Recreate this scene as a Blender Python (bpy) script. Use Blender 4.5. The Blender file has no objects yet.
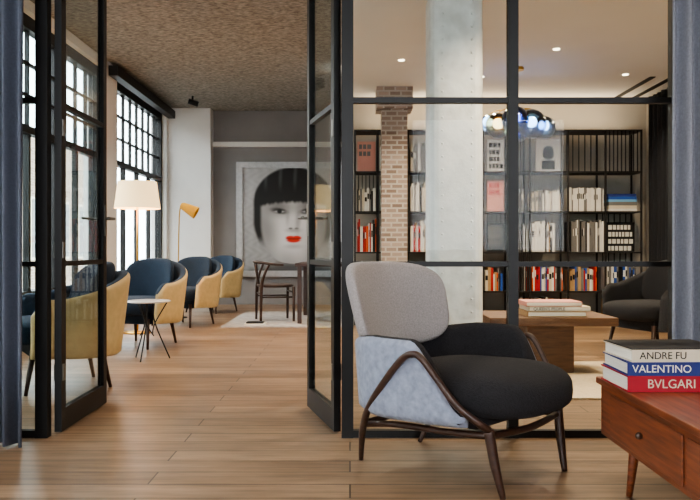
import bpy, bmesh, math, random
from mathutils import Vector, Matrix
random.seed(7)
S = bpy.context.scene
PI = math.pi
try:
    S.view_settings.look = 'AgX - Medium High Contrast'
except Exception:
    pass

# ------------------------------------------------------------------ materials
def lin(c):
    r = []
    for v in c[:3]:
        v /= 255.0
        r.append(v/12.92 if v <= 0.04045 else ((v+0.055)/1.055)**2.4)
    return (r[0], r[1], r[2], 1.0)

def mat(name, c, rough=0.6, metal=0.0, vary=0.0, scale=20.0, bump=0.0, stretch=(1,1,1), sheen=0.0, coat=0.0):
    m = bpy.data.materials.new(name); m.use_nodes = True
    nt = m.node_tree; N = nt.nodes; L = nt.links
    b = N["Principled BSDF"]
    b.inputs["Base Color"].default_value = lin(c)
    b.inputs["Roughness"].default_value = rough
    b.inputs["Metallic"].default_value = metal
    if sheen: b.inputs["Sheen Weight"].default_value = sheen
    if coat: b.inputs["Coat Weight"].default_value = coat
    if vary or bump:
        tc = N.new("ShaderNodeTexCoord"); mp = N.new("ShaderNodeMapping")
        mp.inputs["Scale"].default_value = stretch
        L.new(tc.outputs["Object"], mp.inputs["Vector"])
        nz = N.new("ShaderNodeTexNoise"); nz.inputs["Scale"].default_value = scale
        nz.inputs["Detail"].default_value = 6
        L.new(mp.outputs[0], nz.inputs["Vector"])
        if vary:
            rp = N.new("ShaderNodeValToRGB")
            l = lin(c)
            rp.color_ramp.elements[0].color = tuple(max(0, v*(1-vary)) for v in l[:3])+(1,)
            rp.color_ramp.elements[1].color = tuple(min(1, v*(1+vary)) for v in l[:3])+(1,)
            rp.color_ramp.elements[0].position = .3; rp.color_ramp.elements[1].position = .7
            L.new(nz.outputs["Fac"], rp.inputs[0]); L.new(rp.outputs[0], b.inputs["Base Color"])
        if bump:
            bp = N.new("ShaderNodeBump"); bp.inputs["Strength"].default_value = bump
            bp.inputs["Distance"].default_value = 0.01
            L.new(nz.outputs["Fac"], bp.inputs["Height"]); L.new(bp.outputs[0], b.inputs["Normal"])
    return m

def brickmat(name, c1, c2, cm, bw, bh, mortar, rough=0.5, grain=None, swap=False, bump=0.2, offset=.5):
    m = bpy.data.materials.new(name); m.use_nodes = True
    nt = m.node_tree; N = nt.nodes; L = nt.links
    b = N["Principled BSDF"]; b.inputs["Roughness"].default_value = rough
    tc = N.new("ShaderNodeTexCoord"); mp = N.new("ShaderNodeMapping")
    if swap == 'YZ':
        sp = N.new("ShaderNodeSeparateXYZ"); cb = N.new("ShaderNodeCombineXYZ")
        L.new(tc.outputs["Object"], sp.inputs[0])
        ad = N.new("ShaderNodeMath"); ad.operation = 'ADD'
        L.new(sp.outputs["X"], ad.inputs[0]); L.new(sp.outputs["Y"], ad.inputs[1])
        L.new(ad.outputs[0], cb.inputs["X"]); L.new(sp.outputs["Z"], cb.inputs["Y"])
        L.new(cb.outputs[0], mp.inputs["Vector"])
    else:
        L.new(tc.outputs["Object"], mp.inputs["Vector"])
    br = N.new("ShaderNodeTexBrick")
    br.inputs["Scale"].default_value = 1
    br.inputs["Color1"].default_value = lin(c1); br.inputs["Color2"].default_value = lin(c2)
    br.inputs["Mortar"].default_value = lin(cm)
    br.inputs["Brick Width"].default_value = bw; br.inputs["Row Height"].default_value = bh
    br.inputs["Mortar Size"].default_value = mortar; br.inputs["Bias"].default_value = 0
    br.offset = offset
    L.new(mp.outputs[0], br.inputs["Vector"])
    out = br.outputs["Color"]
    if grain:
        for sc,lo,hi in ((grain,.52,1.15),((.9,2.2,1),.72,1.12)):
            m2 = N.new("ShaderNodeMapping"); m2.inputs["Scale"].default_value = sc
            L.new(tc.outputs["Object"], m2.inputs["Vector"])
            nz = N.new("ShaderNodeTexNoise"); nz.inputs["Scale"].default_value = 1; nz.inputs["Detail"].default_value = 8
            nz.inputs["Roughness"].default_value = .65
            L.new(m2.outputs[0], nz.inputs["Vector"])
            rp = N.new("ShaderNodeValToRGB")
            rp.color_ramp.elements[0].position = .3; rp.color_ramp.elements[0].color = (lo, lo*.96, lo*.92, 1)
            rp.color_ramp.elements[1].position = .68; rp.color_ramp.elements[1].color = (hi, hi*.99, hi*.97, 1)
            L.new(nz.outputs["Fac"], rp.inputs[0])
            mx = N.new("ShaderNodeMix"); mx.data_type = 'RGBA'; mx.blend_type = 'MULTIPLY'
            mx.inputs["Factor"].default_value = 1
            L.new(out, mx.inputs["A"]); L.new(rp.outputs[0], mx.inputs["B"])
            out = mx.outputs["Result"]
        mr = N.new("ShaderNodeMapRange"); mr.inputs["To Min"].default_value = rough+.12; mr.inputs["To Max"].default_value = rough-.06
        L.new(nz.outputs["Fac"], mr.inputs["Value"]); L.new(mr.outputs[0], b.inputs["Roughness"])
    L.new(out, b.inputs["Base Color"])
    bp = N.new("ShaderNodeBump"); bp.inputs["Strength"].default_value = bump; bp.inputs["Distance"].default_value = .004
    bp.invert = True
    L.new(br.outputs["Fac"], bp.inputs["Height"]); L.new(bp.outputs[0], b.inputs["Normal"])
    return m

def glassmat(name, tint=(245,250,250), refl=1.0):
    m = bpy.data.materials.new(name); m.use_nodes = True
    nt = m.node_tree; N = nt.nodes; L = nt.links
    N.remove(N["Principled BSDF"])
    t = N.new("ShaderNodeBsdfTransparent"); t.inputs[0].default_value = lin(tint)
    g = N.new("ShaderNodeBsdfGlossy"); g.inputs["Roughness"].default_value = 0.01
    f = N.new("ShaderNodeFresnel"); f.inputs["IOR"].default_value = 1.4
    mu = N.new("ShaderNodeMath"); mu.operation = 'MULTIPLY'; mu.inputs[1].default_value = refl
    x = N.new("ShaderNodeMixShader")
    L.new(f.outputs[0], mu.inputs[0]); L.new(mu.outputs[0], x.inputs[0])
    L.new(t.outputs[0], x.inputs[1]); L.new(g.outputs[0], x.inputs[2])
    L.new(x.outputs[0], N["Material Output"].inputs[0])
    return m

def emis(name, c, s):
    m = bpy.data.materials.new(name); m.use_nodes = True
    b = m.node_tree.nodes["Principled BSDF"]
    b.inputs["Base Color"].default_value = lin(c)
    b.inputs["Emission Color"].default_value = lin(c)
    b.inputs["Emission Strength"].default_value = s
    return m

M = {}
M['floor'] = brickmat("oak_planks", (160,134,110), (128,105,84), (56,42,32), 2.1, .16, .0035, .33, grain=(2.2, 26, 1), bump=.3, offset=.37)
M['concrete'] = mat("rough_wood_wool", (140,135,127), .95, vary=.55, scale=38, bump=1.0, stretch=(.6,1.3,1))
M['white'] = mat("white_plaster", (228,226,222), .8, vary=.03, scale=4)
M['ceilw'] = mat("white_ceiling", (236,232,226), .85, vary=.02, scale=3)
M['frontwall'] = mat("front_room_wall", (112,108,104), .85, vary=.05, scale=3)
M['graywall'] = mat("grey_wall", (140,137,137), .8, vary=.06, scale=3)
M['taupe'] = mat("taupe_wall", (172,163,152), .8, vary=.05, scale=3)
M['steel'] = mat("black_steel", (9,9,10), .5, 0, vary=.1, scale=30)
M['shelfsteel'] = mat("dark_grey_shelf_steel", (48,45,44), .5, .3, vary=.1, scale=30)
M['glass'] = glassmat("clear_glass",refl=.22)
M['wglass'] = glassmat("window_glass", refl=.4)
M['brick'] = brickmat("old_brick", (168,150,140), (124,106,98), (176,168,160), .13, .055, .010, .85, swap='YZ', bump=.8)
M['facade'] = brickmat("street_brick", (150,124,104), (120,96,80), (160,148,135), .25, .085, .012, .9, swap='YZ')
M['colpaint'] = mat("column_paint", (222,222,220), .5, vary=.14, scale=11, bump=.9)
M['walnut'] = mat("dark_walnut", (58,38,29), .4, vary=.3, scale=10, stretch=(1,6,6), coat=.15)
M['oakd'] = mat("warm_brown_wood", (104,76,56), .5, vary=.3, scale=8, stretch=(1,8,8))
M['cherry'] = mat("cherry_wood", (122,66,40), .4, vary=.4, scale=5, stretch=(10,1,14), coat=.2)
M['lightfab'] = mat("light_grey_wool", (148,142,142), .95, vary=.18, scale=170, bump=.4, sheen=.1)
M['bluefab'] = mat("pale_blue_grey_velvet", (134,141,158), .9, vary=.2, scale=40, bump=.25, sheen=.1)
M['char'] = mat("charcoal_wool", (34,33,36), 1, vary=.4, scale=180, bump=.5)
M['navy'] = mat("navy_wool", (36,50,66), .95, vary=.2, scale=120, bump=.3)
M['mustard'] = mat("mustard_leather", (206,182,132), .6, vary=.08, scale=20)
M['dgrey'] = mat("dark_grey_wool", (46,46,50), .95, vary=.2, scale=120, bump=.3)
M['brass'] = mat("brass", (190,150,80), .3, 1)
M['marble'] = mat("white_marble", (225,220,215), .2, vary=.1, scale=5)
M['curtL'] = mat("blue_grey_curtain", (84,89,102), .9, vary=.1, scale=90, bump=.1)
M['curtR'] = mat("grey_curtain", (128,131,142), .9, vary=.1, scale=90, bump=.1)
M['curtD'] = mat("dark_curtain", (24,25,30), .95, vary=.1, scale=60)
M['rug'] = mat("beige_rug", (206,188,162), 1, vary=.12, scale=60, bump=.4)
M['rug2'] = mat("silver_rug", (165,160,156), 1, vary=.2, scale=12, bump=.4)
M['silver'] = mat("silver_frame", (175,175,175), .35, .6, vary=.1, scale=20)
M['hinge'] = mat("steel_hinge", (120,118,112), .4, .8)
M['shade'] = emis("linen_shade", (244,212,160), 1.5)
M['yellow'] = mat("yellow_enamel", (225,165,50), .4)
M['bulb'] = emis("downlight_lens", (255,235,205), 6)
M['paper'] = mat("paper_edges", (226,220,208), .9, vary=.1, scale=90, stretch=(.1,.1,6))
def bk(n, c): M[n] = mat("cover_"+n, c, .65, vary=.04, scale=10)
bk('b_white',(218,214,206)); bk('b_red',(170,30,22)); bk('b_black',(18,18,20)); bk('b_grey',(112,109,107))
bk('b_pink',(214,150,136)); bk('b_blue',(34,74,150)); bk('b_tan',(170,138,98)); bk('b_orange',(205,90,45))
bk('b_cream',(200,188,166)); bk('b_navy',(30,44,108)); bk('b_crim',(154,16,36)); bk('b_ltblue',(110,165,205))
m = bpy.data.materials.new("portrait_paint"); m.use_nodes = True
va = m.node_tree.nodes.new("ShaderNodeVertexColor"); va.layer_name = "paint"
m.node_tree.links.new(va.outputs[0], m.node_tree.nodes["Principled BSDF"].inputs["Base Color"])
m.node_tree.nodes["Principled BSDF"].inputs["Roughness"].default_value = .7
M['portrait'] = m

# ------------------------------------------------------------------ mesh builder
def catmull(pts, n=6):
    P = [Vector(p) for p in pts]; out = []
    for i in range(len(P)-1):
        p0 = P[max(i-1,0)]; p1 = P[i]; p2 = P[i+1]; p3 = P[min(i+2,len(P)-1)]
        for k in range(n):
            t = k/n
            out.append(.5*((2*p1)+(-p0+p2)*t+(2*p0-5*p1+4*p2-p3)*t*t+(-p0+3*p1-3*p2+p3)*t**3))
    out.append(P[-1]); return out

class B:
    def __init__(s): s.bm = bmesh.new(); s.m = []
    def mi(s, k):
        if k not in s.m: s.m.append(k)
        return s.m.index(k)
    def face(s, vs, k, smooth=False):
        try: f = s.bm.faces.new(vs)
        except ValueError: return None
        f.material_index = s.mi(k); f.smooth = smooth; return f
    def box(s, x0,x1,y0,y1,z0,z1,k, M4=None, bev=0):
        vs = [Vector((x,y,z)) for x in (x0,x1) for y in (y0,y1) for z in (z0,z1)]
        if M4: vs = [M4 @ v for v in vs]
        v = [s.bm.verts.new(p) for p in vs]
        fs = []
        for idx in ((0,1,3,2),(4,6,7,5),(0,4,5,1),(2,3,7,6),(0,2,6,4),(1,5,7,3)):
            fs.append(s.face([v[i] for i in idx], k))
        if bev:
            es = list({e for f in fs for e in f.edges})
            r = bmesh.ops.bevel(s.bm, geom=es, offset=bev, segments=3, affect='EDGES', profile=.5)
            for f in r['faces']: f.material_index = s.mi(k)
    def tube(s, pts, rad, k, seg=10, smooth=6, flat=1.0):
        n = len(pts)
        if smooth and n > 2:
            P = catmull(pts, smooth)
            if isinstance(rad,(list,tuple)):
                R = []
                for i in range(n-1):
                    for q in range(smooth): R.append(rad[i]+(rad[i+1]-rad[i])*q/smooth)
                R.append(rad[-1])
            else: R = [rad]*len(P)
        else:
            P = [Vector(p) for p in pts]
            R = list(rad) if isinstance(rad,(list,tuple)) else [rad]*n
        rings = []; up = None
        for i,p in enumerate(P):
            d = (P[min(i+1,len(P)-1)]-P[max(i-1,0)]).normalized()
            if up is None:
                up = Vector((0,0,1)) if abs(d.z) < .9 else Vector((1,0,0))
            a = d.cross(up).normalized(); b = a.cross(d).normalized(); up = b
            rings.append([s.bm.verts.new(p+(a*math.cos(2*PI*j/seg)*flat+b*math.sin(2*PI*j/seg))*R[i]) for j in range(seg)])
        for i in range(len(rings)-1):
            for j in range(seg):
                s.face([rings[i][j],rings[i][(j+1)%seg],rings[i+1][(j+1)%seg],rings[i+1][j]],k,True)
        s.face(rings[0][::-1],k); s.face(rings[-1],k)
    def lathe(s, prof, k, c=(0,0,0), seg=32, cap=True, M4=None):
        rings = []
        for r,z in prof:
            ring = []
            for j in range(seg):
                v = Vector((r*math.cos(2*PI*j/seg), r*math.sin(2*PI*j/seg), z))
                if M4: v = M4 @ v
                ring.append(s.bm.verts.new(v+Vector(c)))
            rings.append(ring)
        for i in range(len(rings)-1):
            for j in range(seg):
                s.face([rings[i][j],rings[i][(j+1)%seg],rings[i+1][(j+1)%seg],rings[i+1][j]],k,True)
        if cap: s.face(rings[0][::-1],k); s.face(rings[-1],k)
    def sq(s, h, e1, e2, k, fn, nu=40, nv=20):
        c = lambda a,e: math.copysign(abs(math.cos(a))**e, math.cos(a))
        d = lambda a,e: math.copysign(abs(math.sin(a))**e, math.sin(a))
        rings = []
        for i in range(1,nv):
            v = -PI/2+PI*i/nv
            rings.append([s.bm.verts.new(fn(Vector((h[0]*c(v,e1)*c(2*PI*j/nu,e2), h[1]*c(v,e1)*d(2*PI*j/nu,e2), h[2]*d(v,e1))))) for j in range(nu)])
        lo = s.bm.verts.new(fn(Vector((0,0,-h[2])))); hi = s.bm.verts.new(fn(Vector((0,0,h[2]))))
        for i in range(len(rings)-1):
            for j in range(nu):
                s.face([rings[i][j],rings[i][(j+1)%nu],rings[i+1][(j+1)%nu],rings[i+1][j]],k,True)
        for j in range(nu):
            s.face([lo,rings[0][(j+1)%nu],rings[0][j]],k,True); s.face([hi,rings[-1][j],rings[-1][(j+1)%nu]],k,True)
    def shell(s, path, ko, ki, n=64):
        rings = []
        for i in range(n+1):
            t = -1+2*i/n
            x,y,zb,zt,th,fl = path(t)
            xa,ya = path(max(-1,t-.01))[:2]; xb,yb = path(min(1,t+.01))[:2]
            d = Vector((xb-xa,yb-ya,0)).normalized(); nrm = Vector((-d.y,d.x,0))
            if nrm.dot(Vector((x+.0001,y,0))) < 0: nrm = -nrm
            h = th/2; cs = []
            H = zt-zb
            for q in (0,.2,.4,.6,.8,1): cs.append((h, zb+.02+(H-h-.02)*q))
            for a in (30,60,90,120,150): cs.append((h*math.cos(math.radians(a)), zt-h+h*math.sin(math.radians(a))))
            for q in (1,.7,.4,.2,0): cs.append((-h, zb+.02+(H-h-.02)*q))
            cs.append((-h*.5,zb)); cs.append((h*.5,zb))
            ring = []
            for o,z in cs:
                off = o+fl*max(0,(z-zb))
                ring.append(s.bm.verts.new((x+nrm.x*off,y+nrm.y*off,z)))
            rings.append(ring)
        K = len(rings[0])
        for i in range(n):
            for j in range(K):
                k = ko if (j <= 6 or j >= K-1) else ki
                s.face([rings[i][j],rings[i+1][j],rings[i+1][(j+1)%K],rings[i][(j+1)%K]],k,True)
        s.face(rings[0],ko); s.face(rings[-1][::-1],ko)
    def done(s, name, loc=(0,0,0), rz=0, parent=None, recalc=True, bevel=0):
        if recalc: bmesh.ops.recalc_face_normals(s.bm, faces=s.bm.faces)
        me = bpy.data.meshes.new(name); s.bm.to_mesh(me); s.bm.free()
        for k in s.m: me.materials.append(M[k])
        o = bpy.data.objects.new(name, me); S.collection.objects.link(o)
        o.location = loc; o.rotation_euler = (0,0,rz)
        if parent: o.parent = parent
        if bevel:
            md = o.modifiers.new("bev",'BEVEL'); md.width = bevel; md.segments = 2; md.limit_method = 'ANGLE'
        return o

def empty(name, loc=(0,0,0), rz=0):
    e = bpy.data.objects.new(name, None); S.collection.objects.link(e)
    e.location = loc; e.rotation_euler = (0,0,rz); e.empty_display_size = .2
    return e

def text(st, size, loc, rot, k, parent, name="title_text"):
    cu = bpy.data.curves.new(name,'FONT'); cu.body = st; cu.size = size; cu.extrude = .0006
    cu.align_x = 'LEFT'; cu.align_y = 'CENTER'
    o = bpy.data.objects.new(name+"_tmp", cu); S.collection.objects.link(o)
    bpy.context.view_layer.update()
    me = bpy.data.meshes.new_from_object(o)
    bpy.data.objects.remove(o)
    me.materials.clear(); me.materials.append(M[k])
    t = bpy.data.objects.new(name, me); S.collection.objects.link(t)
    t.location = loc; t.rotation_euler = rot; t.parent = parent
    return t

def simple(name, boxes, bevel=0):
    b = B()
    for bx in boxes: b.box(*bx)
    return b.done(name, bevel=bevel)

# ------------------------------------------------------------------ room shell
PY = 3.61        # glazed partition plane
simple("floor", [(-3.2,3.9,-2.6,12.6,-.1,0,'floor')])
simple("ceiling_lounge", [(-3.2,-.02,PY+.03,12.6,3.2,3.32,'concrete')])
simple("ceiling_library", [(0,3.9,PY+.03,9.6,2.75,2.85,'ceilw')])
simple("trim_bulkhead", [(-.02,0.0,PY+.03,9.4,2.75,3.32,'white')])
simple("ceiling_front", [(-3.2,3.9,-2.6,PY+.03,3.2,3.32,'frontwall')])
simple("wall_far", [(-3.2,.1,12.4,12.6,0,3.2,'graywall')])
simple("wall_far_pier", [(-2.95,-2.26,12.15,12.4,0,3.2,'white')])
simple("wall_library_back", [(.0,3.9,9.42,9.6,0,2.75,'taupe')])
simple("wall_divider", [(-.02,.1,9.6,12.4,0,3.2,'graywall')])
simple("wall_library_right", [(3.72,3.9,PY,9.42,0,2.75,'taupe')])
simple("wall_front_right", [(3.72,3.9,-2.6,PY,0,3.2,'frontwall')])
simple("trim_ceiling_slot", [(3.2,3.26,8.0,9.3,2.742,2.75,'shelfsteel'),(3.42,3.48,8.0,9.3,2.742,2.75,'shelfsteel')])
wins = [(3.95,6.2),(6.5,9.0),(9.5,12.05)]
lw = []
lw.append((-3.2,-2.95,-2.6,12.4,0,.45,'white')); lw.append((-3.2,-2.95,-2.6,12.4,3.1,3.2,'white'))
allw = [(-1.6,.6),(1.0,3.2)]+wins
prev = -2.6
for a,c in allw:
    lw.append((-3.2,-2.95,prev,a,.45,3.1,'white')); prev = c
lw.append((-3.2,-2.95,prev,12.4,.45,3.1,'white'))
simple("wall_left", lw)
for i,(a,c) in enumerate(allw):
    b = B(); X0,X1 = -3.1,-3.04
    b.box(X0-.02,X1+.02,a,a+.06,.45,3.1,'steel'); b.box(X0-.02,X1+.02,c-.06,c,.45,3.1,'steel')
    b.box(X0-.02,X1+.02,a+.06,c-.06,.45,.51,'steel'); b.box(X0-.02,X1+.02,a+.06,c-.06,2.98,3.1,'steel')
    b.box(X0,X1+.02,a+.06,c-.06,2.0,2.07,'steel')
    n = 8; w = (c-a)/n
    for q in range(1,n):
        b.box(X0+.01,X1-.01,a+q*w-.012,a+q*w+.012,2.07,2.98,'steel')
        if q%2 == 0: b.box(X0,X1,a+q*w-.022,a+q*w+.022,.51,2.0,'steel')
    for z in (2.37,2.67): b.box(X0+.01,X1-.01,a+.06,c-.06,z-.012,z+.012,'steel')
    b.box(-3.073,-3.067,a+.06,c-.06,.51,2.98,'wglass')
    b.done("window_%d"%(i+1))
    simple("trim_sill_%d"%(i+1), [(-3.02,-2.9,a-.03,c+.03,.45,.48,'white')])
simple("trim_track_left", [(-2.93,-2.82,9.1,12.1,3.02,3.14,'steel')])
simple("wall_back", [(-3.2,3.9,-2.6,-2.4,0,.9,'frontwall'),(-3.2,3.9,-2.6,-2.4,2.6,3.2,'frontwall'),
    (-3.2,-2.8,-2.6,-2.4,.9,2.6,'frontwall'),(-.8,.8,-2.6,-2.4,.9,2.6,'frontwall'),(2.8,3.9,-2.6,-2.4,.9,2.6,'frontwall')])
simple("baseboard_far", [(-2.26,-.02,12.37,12.4,0,.12,'graywall')])
simple("street_pavement", [(-9.4,-3.2,-8,20,-.3,-.15,'b_grey')])
b = B(); b.box(-9.7,-9.5,-8,30,-.3,4.4,'facade')
for q in range(18):
    y = -7+q*1.95
    b.box(-9.52,-9.46,y,y+1.1,.6,2.5,'b_cream'); b.box(-9.47,-9.44,y+.08,y+1.02,.68,2.42,'b_grey')
b.done("street_building")

# ------------------------------------------------------------------ glazed partition + doors
b = B(); y0,y1 = PY-.025,PY+.025
for x0,x1 in ((-.04,.016),(.758,.806),(1.54,1.59),(2.32,2.37),(3.1,3.15),(-1.506,-1.448),(-2.3,-2.25)):
    b.box(x0,x1,y0,y1,0,3.2 if x0 < -.02 else 2.75,'steel')
def glz(xa,xb,H):
    for z0,z1 in ((0,.035),(.82,.845),(1.605,1.632),(2.39,2.415),(H-.04,H)):
        b.box(xa,xb,y0+.008,y1-.008,z0,z1,'steel')
    b.box(xa,xb,PY-.003,PY+.003,.035,H-.04,'glass')
glz(.016,3.72,2.75); glz(-2.95,-1.506,3.2)
b.box(-1.448,-.04,y0,y1,2.9,2.96,'steel'); b.box(-1.448,-.04,PY-.003,PY+.003,2.96,3.2,'glass')
b.done("glass_partition")
simple("trim_partition_head", [(.016,3.72,PY-.03,PY+.03,2.75,3.2,'white')])

def door(name, hinge, end):
    h = Vector((hinge[0],hinge[1],0)); e = Vector((end[0],end[1],0)); L = (e-h).length
    b = B(); t = .017; H = 2.88; z0 = .012
    b.box(0,.06,-t,t,z0,H,'steel'); b.box(L-.055,L,-t,t,z0,H,'steel')
    b.box(.06,L-.055,-t,t,z0,.12,'steel'); b.box(.06,L-.055,-t,t,H-.08,H,'steel')
    for z in (.833,1.617,2.4): b.box(.06,L-.055,-t*.8,t*.8,z-.013,z+.013,'steel')
    b.box(.06,L-.055,-.003,.003,.12,H-.08,'glass')
    for z in (.3,.9,1.5,2.3):
        b.box(.008,.035,-t-.006,t+.006,z-.04,z+.04,'hinge')
    for sgn in (-1,1):
        b.box(L-.045,L-.015,sgn*t,sgn*(t+.006),.98,1.16,'hinge')
        b.tube([(L-.03,sgn*t,1.08),(L-.03,sgn*(t+.05),1.08),(L-.055,sgn*(t+.055),1.08),(L-.15,sgn*(t+.055),1.08)],.008,'hinge',8,3)
    return b.done(name, loc=(h.x,h.y,0), rz=math.atan2(e.y-h.y,e.x-h.x))
door("door_1",(-1.425,3.66),(-1.435,4.37))
door("door_2",(-.062,3.67),(-.228,4.28))

# ------------------------------------------------------------------ curtains
def curtain(name, x0,x1,y,z0,z1,k,amp=.035,lam=.085,along='x',seed=1):
    rnd = random.Random(seed); b = B(); n = int((x1-x0)/lam*14); cols = []
    ph = rnd.random()*6
    for i in range(n+1):
        u = x0+(x1-x0)*i/n; col = []
        for j in range(7):
            z = z0+(z1-z0)*j/6
            w = amp*(1-.25*j/6)*math.sin(2*PI*(u-x0)/lam+ph+.5*math.sin(u*9+j*.15))
            w += .008*math.sin(u*31+j*.5)
            col.append(b.bm.verts.new((u,y+w,z) if along=='x' else (y+w,u,z)))
        cols.append(col)
    for i in range(n):
        for j in range(6): b.face([cols[i][j],cols[i+1][j],cols[i+1][j+1],cols[i][j+1]],k,True)
    o = b.done(name, recalc=False)
    md = o.modifiers.new("s",'SOLIDIFY'); md.thickness = .004
    return o
curtain("curtain", -2.2,-1.48,3.42,.01,3.18,'curtL',.04,.08,seed=2)
curtain("curtain.001", 1.45,2.3,3.4,.01,3.18,'curtR',.04,.075,seed=5)
curtain("dark_curtain", 7.2,9.0,3.6,.01,2.73,'curtD',.04,.12,along='y',seed=3)

# ------------------------------------------------------------------ hero armchair
ARM = empty("lounge_armchair",(.45,3.125,0),math.radians(-43))
def hero_path(t):
    a = abs(t); sg = 1 if t >= 0 else -1
    if a < .6:
        th = a/.6*PI/2; x = -.05-.33*math.cos(th); y = .345*math.sin(th)
    else:
        k = (a-.6)/.4; x = -.05+k*.31; y = .345-.03*k*k
    zt = .51+.055*min(1,a/.5)
    if a > .72:
        k = (a-.72)/.28; zt -= .27*(k*k*(3-2*k))
    zb = .235+ .02*a
    e = 1
    if a > .95: e = max(.3, math.sqrt(max(0,1-((a-.95)/.05)**2)))
    return (x,sg*y,zb,zt,.075*e,.07)
b = B(); b.shell(hero_path,'bluefab','char',80); b.done("arm_shell",parent=ARM)
b = B()
def padfn(v):
    w,h,t = v.x,v.y,v.z
    z = .660+h; k = (h+.24)/.48
    w2 = w*(1-.12*(1-k))
    return Vector((-.315-.145*k+ .15*(w2/.33)**2 + t, w2-.035, z))
b.sq((.325,.188,.05),.6,.54,'lightfab',padfn,56,22); b.done("back_pad",parent=ARM)
b = B()
def seatfn(v):
    x,y,z = v
    if x > 0: y *= 1-.06*(x/.36)**2
    return Vector((.085+x,y,.352+z+.012*(x/.36)-.02*((x/.36)**4 if x>0 else 0)))
b.sq((.365,.30,.100),.62,.6,'char',seatfn,56,22); b.done("seat_cushion",parent=ARM)
b = B(); b.box(-.30,.27,-.27,.27,.235,.30,'char',bev=.02); b.done("seat_base",parent=ARM)
for sg,nm in ((-1,"near"),(1,"far")):
    b = B()
    b.tube([(-.36,sg*.205,0),(-.30,sg*.26,.15),(-.19,sg*.345,.27),(-.07,sg*.395,.39),(.03,sg*.412,.49),(.08,sg*.412,.515),(.12,sg*.408,.505),(.18,sg*.39,.43),(.245,sg*.36,.34),(.31,sg*.31,.275),(.32,sg*.27,.25)],
           [.010,.015,.015,.014,.013,.013,.013,.012,.013,.014,.014],'walnut',12,6)
    b.done("frame_arch_"+nm,parent=ARM)
    b = B()
    b.tube([(.36,sg*.235,0),(.335,sg*.25,.12),(.315,sg*.262,.25)],[.011,.018,.020],'walnut',12,5)
    b.done("front_leg_"+nm,parent=ARM)
    b = B(); b.tube([(-.285,sg*.265,.175),(-.1,sg*.28,.205),(.15,sg*.275,.215),(.315,sg*.262,.225)],.013,'walnut',10,5)
    b.done("side_rail_"+nm,parent=ARM)
b = B(); b.tube([(.315,-.265,.225),(.335,0,.215),(.315,.265,.225)],.014,'walnut',10,6)
b.tube([(-.29,-.26,.18),(-.29,.26,.18)],.013,'walnut',10,0); b.done("cross_rails",parent=ARM)

# ------------------------------------------------------------------ tub armchairs
def tub(name, loc, ang, ko, ki, back=.8, z=0, sc=1.0):
    b = B()
    def pf(t):
        a = abs(t); sg = 1 if t >= 0 else -1
        if a < .62:
            th = a/.62*PI/2; x = -.04-.31*math.cos(th); y = .35*math.sin(th)
        else:
            k = (a-.62)/.38; x = -.04+k*.27; y = .35-.02*k
        zt = back-(back-.60)*(.5-.5*math.cos(PI*min(1,a/.8)))
        if a > .85: zt -= .10*((a-.85)/.15)**2
        e = 1
        if a > .94: e = max(.3, math.sqrt(max(0,1-((a-.94)/.06)**2)))
        return (x,sg*y,.2+.03*a,zt,.08*e,.12)
    b.shell(pf,ko,ki,64)
    b.sq((.33,.29,.085),.55,.55,ki,lambda v: Vector((.06+v.x,v.y,.38+v.z)),36,14)
    b.sq((.24,.27,.055),.6,.6,ki,lambda v: Vector((-.25-.16*(v.x+.2)+.12*(v.y/.25)**2+v.z, v.y, .60+v.x*.92)),32,12)
    b.box(-.24,.2,-.25,.25,.22,.31,ki)
    for sx,sy in ((.2,.24),(.2,-.24),(-.22,.2),(-.22,-.2)):
        b.tube([(sx*1.25,sy*1.15,0),(sx,sy,.27)],[.011,.02],'walnut',10,0)
    for v in b.bm.verts: v.co *= sc
    return b.done(name, loc=(loc[0],loc[1],z), rz=math.radians(ang))
tub("tub_armchair",(-1.93,4.98),212,'mustard','navy',.76)
tub("tub_armchair.001",(-2.0,7.1),250,'mustard','navy')
tub("tub_armchair.002",(-1.99,9.0),245,'mustard','navy')
tub("tub_armchair.003",(-2.0,10.9),240,'mustard','navy')
tub("tub_armchair.004",(2.62,6.5),200,'dgrey','char',.82)

b = B(); b.lathe([(.165,.472),(.175,.476),(.175,.484),(.165,.488)],'marble',seg=40)
for q in range(3):
    a = q*2*PI/3+.4
    b.tube([(.03*math.cos(a),.03*math.sin(a),.472),(.05*math.cos(a),.05*math.sin(a),.3),(.17*math.cos(a),.17*math.sin(a),.005)],.006,'steel',8,5)
    b.tube([(.15*math.cos(a),.15*math.sin(a),.472),(.05*math.cos(a),.05*math.sin(a),.3),(.07*math.cos(a+1),.07*math.sin(a+1),.2)],.005,'steel',8,5)
b.done("round_side_table",loc=(-1.65,6.15,0))

# lamps
b = B(); b.lathe([(.15,0),(.15,.015),(.02,.03)],'brass'); b.tube([(0,0,.02),(0,0,1.62)],.011,'brass',10,0)
b.lathe([(.245,1.35),(.205,1.64)],'shade',cap=False,seg=40)
for a in (0,PI/2,PI): b.tube([(.205*math.cos(a),.205*math.sin(a),1.62),(0,0,1.62)],.003,'brass',6,0)
b.done("floor_lamp",loc=(-2.31,8.15,0),recalc=False)
b = B()
b.lathe([(.14,0),(.14,.012),(.02,.02)],'steel')
b.tube([(0,0,.015),(.02,0,.6),(.03,0,1.2),(.05,0,1.46),(.11,0,1.5)],.009,'brass',8,5)
Mt = Matrix.Translation((.11,0,1.47)) @ Matrix.Rotation(math.radians(-62),4,'Y')
b.lathe([(.03,.06),(.05,.03),(.085,-.17)],'yellow',cap=False,M4=Mt,seg=24)
b.done("reading_floor_lamp",loc=(-2.3,9.95,0),recalc=False)
b = B(); b.tube([(0,0,0),(0,0,-.07)],.015,'steel',8,0); b.tube([(-.06,-.02,-.08),(.08,.02,-.12)],.04,'steel',14,0)
b.done("ceiling_spotlight",loc=(-2.35,11.2,3.2))

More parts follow.
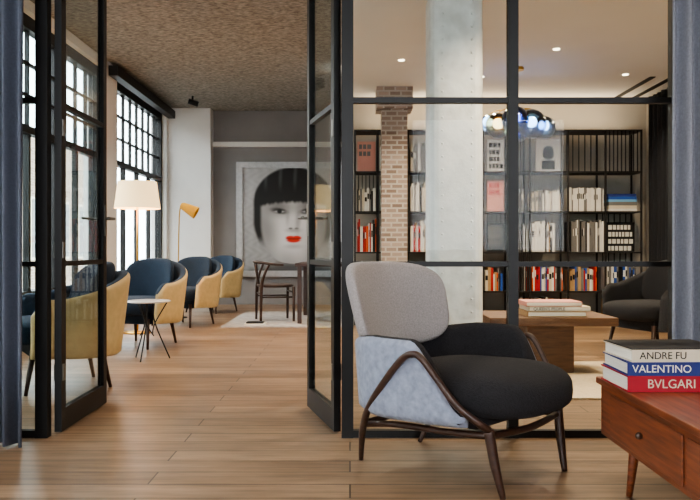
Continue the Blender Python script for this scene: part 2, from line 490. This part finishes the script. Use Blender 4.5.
# picture rail, portrait
simple("trim_picture_rail",[(-2.32,-.1,12.33,12.4,2.60,2.68,'white')])
b = B(); x0,x1,z0,z1 = -1.87,-.08,.46,2.35; Y = 12.394
f = .1
for bx in ((x0,x1,z0,z0+f),(x0,x1,z1-f,z1),(x0,x0+f,z0+f,z1-f),(x1-f,x1,z0+f,z1-f)):
    b.box(bx[0],bx[1],Y-.06,Y,bx[2],bx[3],'silver')
b.box(x0+f,x1-f,Y-.03,Y,z0+f,z1-f,'silver')
def sst(a,c,x):
    t = max(0,min(1,(x-a)/(c-a))); return t*t*(3-2*t)
def mixc(p,q,t): return tuple(p[i]+(q[i]-p[i])*t for i in range(3))
def blob(u,v,cx,cy,rx,ry,soft=.5):
    return 1-sst(1-soft,1+soft,math.hypot((u-cx)/rx,(v-cy)/ry))
def portrait(u,v):
    n = .03*math.sin(u*40+math.sin(v*23)*2)*math.sin(v*31)
    col = (.36+n+.10*v,)*3
    hw = .66-.12*sst(-.1,-.6,v)
    cap = blob(u,v,0,.20,.66,.60,.05)
    hair = cap
    if v < .20: hair = max(hair, (1-sst(hw-.03,hw+.03,abs(u)))*sst(-.66,-.40,v+.10*math.sin(abs(u)*9)))
    hs = .012+.05*max(0,math.sin(u*26+math.sin(v*3)))**3*sst(.35,.65,v)
    neck = (1-sst(.24,.36,abs(u)))*(1-sst(-.45,-.4,v))
    sh = blob(u,v,0,-1.0,.8,.22,.3)
    col = mixc(col,(hs,hs,hs*1.05),hair)
    col = mixc(col,(.22,.21,.21),neck)
    col = mixc(col,(.08,.08,.08),sh)
    fw = .535*(1 if v > -.10 else math.sqrt(max(0,1-((v+.10)/.68)**2))**.72)
    face = (1-sst(fw-.035,fw+.035,abs(u))) if -.79 < v < .5 else 0
    sd = sst(.18,.54,abs(u))*.30+.14*sst(.05,.5,u)+.26*sst(-.42,-.78,v)
    tone = .62-sd*.9+.03*math.sin(u*13+v*9)
    fc = (tone,tone*.985,tone*.975)
    for s2 in (-1,1):
        fc = mixc(fc,(.14,.135,.135),.85*blob(u,v,s2*.235,.15,.20,.13,.9))
        fc = mixc(fc,(.03,.03,.03),.95*blob(u,v,s2*.235,.085+.05*(s2*u-.235)/.1*.3,.135,.046,.5))
        fc = mixc(fc,(.38,.38,.39),.9*blob(u,v,s2*.235,.072,.085,.018,.5))
        fc = mixc(fc,(.01,.01,.01),blob(u,v,s2*.232,.078,.040,.036,.4))
        fc = mixc(fc,(.08,.08,.08),.9*blob(u,v,s2*.05,-.205,.032,.016,.6))
        fc = mixc(fc,(.2,.19,.19),.55*blob(u,v,s2*.42,-.25,.14,.32,.9))
        fc = mixc(fc,(.28,.27,.27),.5*blob(u,v,s2*.10,.02,.03,.14,.9))
    fc = mixc(fc,(.24,.23,.23),.6*blob(u,v,.065,-.08,.035,.18,.95))
    fc = mixc(fc,(.26,.25,.25),.65*blob(u,v,0,-.235,.11,.03,.9))
    fc = mixc(fc,(.26,.24,.24),.5*blob(u,v,0,-.50,.12,.035,.9))
    lip = max(blob(u,v,-.05,-.36,.08,.035,.3),blob(u,v,.05,-.36,.08,.035,.3),blob(u,v,0,-.395,.115,.045,.3))
    fc = mixc(fc,(.62,.03,.012),lip)
    fc = mixc(fc,(.15,.01,.01),lip*blob(u,v,0,-.375,.14,.009,.5))
    col = mixc(col,fc,face)
    fringe = sst(.19,.26,v+.05*(u/.5)**2+.006*math.sin(u*47)+.004*math.sin(u*91))*(1-sst(.62,.66,abs(u)))*cap
    return mixc(col,(hs,hs,hs*1.05),fringe)
nu,nv = 170,180; lay = b.bm.loops.layers.float_color.new("paint")
gx = [x0+f+(x1-x0-2*f)*i/nu for i in range(nu+1)]; gz = [z0+f+(z1-z0-2*f)*j/nv for j in range(nv+1)]
cx,cz = -.93,1.46
V = [[b.bm.verts.new((x,Y-.032,z)) for z in gz] for x in gx]
C = [[portrait(x-cx,z-cz) for z in gz] for x in gx]
for i in range(nu):
    for j in range(nv):
        fc = b.face([V[i][j],V[i+1][j],V[i+1][j+1],V[i][j+1]],'portrait')
        for lp,(a,c) in zip(fc.loops,((i,j),(i+1,j),(i+1,j+1),(i,j+1))): lp[lay] = C[a][c]+(1,)
b.done("portrait_painting",recalc=False)

# ------------------------------------------------------------------ dining table + wishbone chair
b = B(); b.box(-.66,-.1,9.0,10.3,.70,.74,'walnut')
for x in (-.61,-.15):
    for y in (9.07,10.23): b.box(x-.025,x+.025,y-.025,y+.025,.0125,.70,'walnut')
b.done("dining_table",bevel=.004)
simple("area_rug",[(-1.5,-.06,8.7,10.9,0,.012,'rug2')])
def wishbone(name,loc,ang):
    b = B()
    b.sq((.225,.24,.022),.5,.6,'walnut',lambda v: Vector((v.x,v.y,.44+v.z)),28,8)
    for sg in (-1,1):
        b.tube([(.2,sg*.22,0),(.2,sg*.21,.43)],[.015,.020],'walnut',8,0)
        b.tube([(-.21,sg*.2,0),(-.2,sg*.2,.42),(-.17,sg*.225,.58),(-.11,sg*.25,.715)],[.015,.021,.018,.015],'walnut',8,5)
        b.tube([(.2,sg*.21,.3),(-.2,sg*.2,.3)],.010,'walnut',8,0)
        b.tube([(-.2,sg*.01,.45),(-.225,sg*.02,.56),(-.25,sg*.075,.72)],.012,'walnut',8,4)
    b.tube([(.2,-.21,.36),(.2,.21,.36)],.010,'walnut',8,0); b.tube([(-.2,-.2,.34),(-.2,.2,.34)],.010,'walnut',8,0)
    pts = [(.06,-.27,.70),(-.1,-.26,.715),(-.22,-.17,.735),(-.26,0,.745),(-.22,.17,.735),(-.1,.26,.715),(.06,.27,.70)]
    b.tube(pts,[.013,.016,.019,.021,.019,.016,.013],'walnut',8,6)
    return b.done(name,loc=(loc[0],loc[1],.0135),rz=math.radians(ang))
wishbone("wishbone_chair",(-.95,9.5),15)
simple("floor_magazines",[(-1.25,-1.0,8.85,9.05,.012,.03,'b_white'),(-1.23,-1.03,8.87,9.03,.03,.045,'b_black')])

# ------------------------------------------------------------------ library: columns
b = B(); b.box(.555,.93,5.2,5.56,0,2.75,'colpaint',bev=.06)
for z in [i*.09+.2 for i in range(28)]:
    for x in (.64,.845):
        b.sq((.009,.006,.009),1,1,'colpaint',lambda v,x=x,z=z: Vector((x+v.x,5.199+v.y,z+v.z)),8,6)
b.done("riveted_column")
b = B(); b.box(.36,.65,8.5,8.8,0,2.6,'brick'); b.box(.30,.71,8.46,8.84,2.5,2.75,'brick'); b.done("brick_column")

# bookshelf
cols = [.06,.336,.70,1.16,1.60,1.93,2.16,2.62,3.07,3.50]; rows = [.06,.40,.87,1.36,1.84,2.34]
ys,ye = 9.0,9.34
b = B()
for x in cols:
    for y in (ys,ye-.02): b.box(x-.010,x+.010,y,y+.02,0,2.34,'shelfsteel')
for z in rows: b.box(cols[0]-.010,cols[-1]+.010,ys,ye,z-.010,z+.006,'shelfsteel')
def slat(i,j,n=9,front=True):
    xa,xb = cols[i],cols[i+1]
    for q in range(1,n):
        x = xa+(xb-xa)*q/n; y = ys if front else ye-.02
        b.box(x-.005,x+.005,y,y+.012,rows[j]+.006,rows[j+1]-.010,'shelfsteel')
for i,j in ((8,4),(3,4),(5,1)): slat(i,j)
for i,j in ((1,4),(2,3),(4,2),(8,2),(6,4),(7,4),(5,4),(8,1),(3,2),(0,3)): slat(i,j,6,False)
b.done("steel_bookshelf")
b = B(); rnd = random.Random(11)
def vert(i,j,pal,fill=.85,hmin=.24,hmax=.36,wmin=.012,wmax=.035,start=.03):
    x = cols[i]+start; xe = cols[i]+(cols[i+1]-cols[i])*fill
    while True:
        w = rnd.uniform(wmin,wmax)
        if x+w > xe: break
        h = rnd.uniform(hmin,hmax); k = rnd.choice(pal)
        b.box(x,x+w-.003,ys+.03,ys+.27,rows[j]+.008,rows[j]+.008+h,k)
        if rnd.random() < .5: b.box(x+.002,x+w-.005,ys+.028,ys+.03,rows[j]+h*.55,rows[j]+h*.78,rnd.choice(['b_black','b_white','b_black']))
        x += w
def horiz(i,j,pal,n=5,w=.34):
    z = rows[j]+.008; x = cols[i]+.04
    for q in range(n):
        t = rnd.uniform(.025,.045); d = rnd.uniform(-.01,.01)
        b.box(x+d,x+w+d,ys+.03,ys+.29,z,z+t-.002,pal[q%len(pal)]); z += t
def art(i,j,k,w=.27,h=.4,off=.04,ink=None):
    x = cols[i]+off; z = rows[j]+.008
    b.box(x,x+w,ys+.12,ys+.15,z,z+h,k)
    if ink:
        for q in range(ink[1]):
            zz = z+h-.06-q*.085; xx = x+.02
            while xx < x+w-.05:
                ww = rnd.uniform(.025,.05); b.box(xx,xx+ww,ys+.117,ys+.12,zz-.03,zz+.025,ink[0]); xx += ww+.012
W=['b_white','b_cream','b_white','b_grey','b_black']; R=['b_red','b_orange','b_red','b_white','b_black']; G=['b_black','b_grey','b_white','b_black']
Cc=['b_red','b_white','b_black','b_cream','b_blue','b_orange','b_tan','b_white','b_crim','b_grey']
art(0,4,'b_pink',.22,.37,.03,('b_grey',2)); vert(0,3,W+['b_black'],.95,.22,.30); vert(0,2,R+['b_red'],.97,.3,.4)
vert(0,1,Cc,.97,.26,.36); vert(1,3,W,.95); vert(1,2,R,.95); vert(1,4,G,.9); vert(2,4,G+W,.85,.26,.36); vert(2,3,W+['b_red','b_blue'],.9,.26,.36); vert(2,2,['b_red','b_white','b_white','b_tan'],.9,.3,.4); vert(2,1,Cc,.9,.26,.34)
vert(3,2,R+W,.95); vert(3,3,W,.95); vert(3,1,G,.95)
art(4,4,'b_white',.2,.39,.07,('b_black',4)); art(4,3,'b_pink',.2,.38,.07,('b_red',2)); art(4,2,'b_black',.2,.34,.07,('b_grey',3)); vert(4,1,Cc,.8,.2,.3)
vert(5,2,G,.95,.25,.36,.01,.02); vert(5,3,W,.75,.22,.28); vert(5,1,['b_red','b_white','b_black','b_tan'],.97,.26,.34)
x = cols[6]
art(6,4,'b_white',.3,.4,.1)
b.sq((.07,.002,.09),1,1,'b_black',lambda v: Vector((x+.25+v.x,ys+.119+v.y,rows[4]+.24+v.z)),16,6)
b.box(x+.17,x+.33,ys+.117,ys+.12,rows[4]+.04,rows[4]+.15,'b_black')
vert(6,3,['b_white','b_grey','b_cream','b_white'],.85,.20,.26); vert(6,2,['b_white','b_black','b_white','b_tan'],.7,.32,.38); vert(6,1,Cc,.9,.26,.34)
vert(7,3,['b_white','b_grey','b_white'],.97,.26,.29,.01,.02,.02); vert(7,2,['b_grey','b_grey','b_white','b_black'],.97,.34,.40,.01,.025); vert(7,1,Cc+['b_red'],.85,.24,.32)
horiz(8,3,['b_white','b_cream','b_grey','b_ltblue','b_blue','b_navy'],6)
art(8,2,'b_black',.34,.36,.05,('b_white',4)); vert(8,1,['b_black','b_blue','b_white','b_grey'],.9,.26,.34)
for i in (0,2,3,5,6,8): vert(i,0,G+['b_tan','b_cream'],.9,.18,.27)
b.done("bookshelf_books")

# pendant
b = B(); px,py = 1.70,7.6
b.lathe([(.06,2.72),(.06,2.749)],'brass',c=(px,py,0)); b.tube([(px,py,2.73),(px,py,2.22)],.008,'brass',8,0)
M['gamber'] = glassmat("amber_glass",(225,190,120),1.6); M['gblue'] = glassmat("blue_glass",(110,130,215),2.0); M['gclear'] = glassmat("pale_blue_glass",(165,200,235),2.6)
M['glow'] = emis("opal_bulb",(225,235,255),8)
for dx,dy,z,r,k in ((-.2,0,2.16,.13,'gamber'),(-.05,-.1,2.2,.14,'gblue'),(.13,-.04,2.17,.15,'gclear'),(.28,.06,2.15,.12,'gclear'),(.03,.15,2.13,.12,'gblue'),(-.28,.12,2.2,.09,'gclear')):
    b.sq((r,r,r),1,1,k,lambda v,dx=dx,dy=dy,z=z: Vector((px+dx,py+dy,z))+v,28,14)
    b.tube([(px,py,2.32),(px+dx*.6,py+dy*.6,2.33),(px+dx,py+dy,z+r)],.006,'brass',8,4)
    b.sq((.055,.055,.055),1,1,'glow',lambda v,dx=dx,dy=dy,z=z,r=r: Vector((px+dx,py+dy,z+.02))+v,12,8)
b.done("glass_globe_pendant")

# library coffee table with books, rug
simple("library_rug",[(.96,3.3,4.5,5.98,0,.012,'rug')])
b = B(); b.box(.99,1.9,5.3,5.95,.36,.42,'oakd'); b.box(1.28,1.62,5.42,5.85,.0125,.36,'oakd')
b.done("low_coffee_table",bevel=.005)
b = B()
z = .421
for k,w,d,t,o in (('b_tan',.42,.3,.04,0),('b_cream',.44,.31,.035,.01),('b_pink',.40,.29,.035,-.01)):
    b.box(1.27+o,1.27+o+w,5.36,5.36+d,z,z+t-.001,k); b.box(1.275+o,1.265+o+w,5.358,5.36,z+.006,z+t-.007,'paper'); z += t
o = b.done("coffee_table_books",bevel=.002)
t = text("QUEEN'S PEOPLE",.03,(1.31,5.3555,.478),(PI/2,0,0),'b_black',o)

# ------------------------------------------------------------------ foreground cabinet table
b = B(); X0,X1,Y0,Y1 = .95,1.75,1.35,2.84
b.box(X0,X1,Y0,Y1,.205,.395,'cherry'); b.box(X0-.015,X1+.015,Y0-.015,Y1+.015,.395,.42,'cherry')
b.box(X0-.008,X0,1.5,2.10,.225,.375,'cherry'); b.box(X0-.008,X0,2.13,2.72,.225,.375,'cherry')
for y in (1.8,2.42): b.sq((.012,.012,.012),1,1,'walnut',lambda v,y=y: Vector((X0-.018,y,.3))+v,14,8)
b.box(1.02,1.65,1.4,2.18,.42,.43,'marble')
for x,sx in ((X0+.09,-.02),(X1-.09,.02)):
    for y,sy in ((Y1-.11,.01),(Y0+.11,-.02)):
        b.tube([(x+sx,y+sy,0),(x,y,.205)],[.011,.021],'cherry',12,0)
b.done("wooden_coffee_table",bevel=.004)

BS = empty("art_book_stack",(1.12,2.66,.421))
def book(nm,k,w,d,t,z,rz,dx,page='paper'):
    b = B(); c = .004
    b.box(-w/2,w/2,-d/2,d/2,z,z+c,k); b.box(-w/2,w/2,-d/2,d/2,z+t-c,z+t,k)
    b.box(-w/2,w/2,-d/2,-d/2+c,z+c,z+t-c,k)
    b.box(-w/2+.006,w/2-.006,-d/2+c,d/2-.006,z+c,z+t-c,page)
    return b.done(nm,loc=(dx,0,0),rz=math.radians(rz),parent=BS)
b1 = book("red_book",'b_crim',.37,.27,.054,.0,0,.0)
text("BVLGARI",.042,(-.12,-.137,.027),(PI/2,0,0),'b_cream',b1)
b2 = book("blue_book",'b_navy',.36,.27,.046,.0545,-1.5,.0)
text("VALENTINO",.036,(-.165,-.137,.0775),(PI/2,0,0),'b_white',b2)
b3 = book("black_cover_book",'b_cream',.33,.26,.042,.101,2,-.01)
b = B(); b.box(-.165,.165,-.13,.13,.1432,.1465,'b_black'); b.done("cover_board",loc=(-.01,0,0),rz=math.radians(2),parent=BS)
text("ANDRE FU",.034,(-.14,-.132,.122),(PI/2,0,0),'b_black',b3)

# ------------------------------------------------------------------ lights
def spot(x,y,z,e,c=(255,226,190),size=110,blend=.8,rad=.06,rot=(0,0,0)):
    l = bpy.data.lights.new("downlight_and_fill",'SPOT'); l.energy = e; l.color = lin(c)[:3]
    l.spot_size = math.radians(size); l.spot_blend = blend; l.shadow_soft_size = rad
    o = bpy.data.objects.new("downlight_and_fill_source",l); S.collection.objects.link(o)
    o.location = (x,y,z); o.rotation_euler = rot; return o
for i,(x,y) in enumerate(((1.3,4.6),(2.4,5.0),(1.9,6.9),(2.9,7.9),(1.4,8.0),(.5,7.3))):
    b = B(); b.lathe([(.03,2.742),(.03,2.7499)],'bulb',seg=20); b.done("recessed_downlight"+("" if i==0 else ".%03d"%i),loc=(x,y,0))
    spot(x,y,2.73,210,(255,226,192),size=140)
for x,y in ((-1.6,1.8),(.5,1.2),(1.8,2.2),(.6,2.3)): spot(x,y,3.15,55,(255,232,204),110,rad=.15)  # added fill spots over the front room, out of view, no fittings
for x,y in ((-1.0,10.6),(-1.2,6.2),(-1.5,8.6)): spot(x,y,3.1,120,(255,234,208),130,rad=.12)
def area(name,loc,rot,sx,sy,e,c):
    l = bpy.data.lights.new(name,'AREA'); l.shape = 'RECTANGLE'; l.size = sx; l.size_y = sy; l.energy = e; l.color = lin(c)[:3]
    o = bpy.data.objects.new(name,l); S.collection.objects.link(o); o.location = loc; o.rotation_euler = rot
area("ceiling_fill_light",(1.8,9.15,2.37),(PI,0,0),3.2,.2,20,(255,226,192))  # added area light hidden on the shelf top, warms the ceiling behind
l = bpy.data.lights.new("lamp_bulb",'POINT'); l.energy = 25; l.color = lin((255,200,135))[:3]; l.shadow_soft_size = .05
o = bpy.data.objects.new("lamp_bulb",l); S.collection.objects.link(o); o.location = (-2.31,8.15,1.5)

w = bpy.data.worlds.new("sky"); S.world = w; w.use_nodes = True
bg = w.node_tree.nodes["Background"]; bg.inputs[0].default_value = (.93,.96,1,1); bg.inputs[1].default_value = 14

# ------------------------------------------------------------------ camera
cam = bpy.data.cameras.new("camera"); cam.sensor_width = 36; cam.lens = 750/700*36
co = bpy.data.objects.new("camera",cam); S.collection.objects.link(co)
co.location = (0,0,.9); co.rotation_euler = (PI/2,0,0); cam.clip_start = .05
S.camera = co
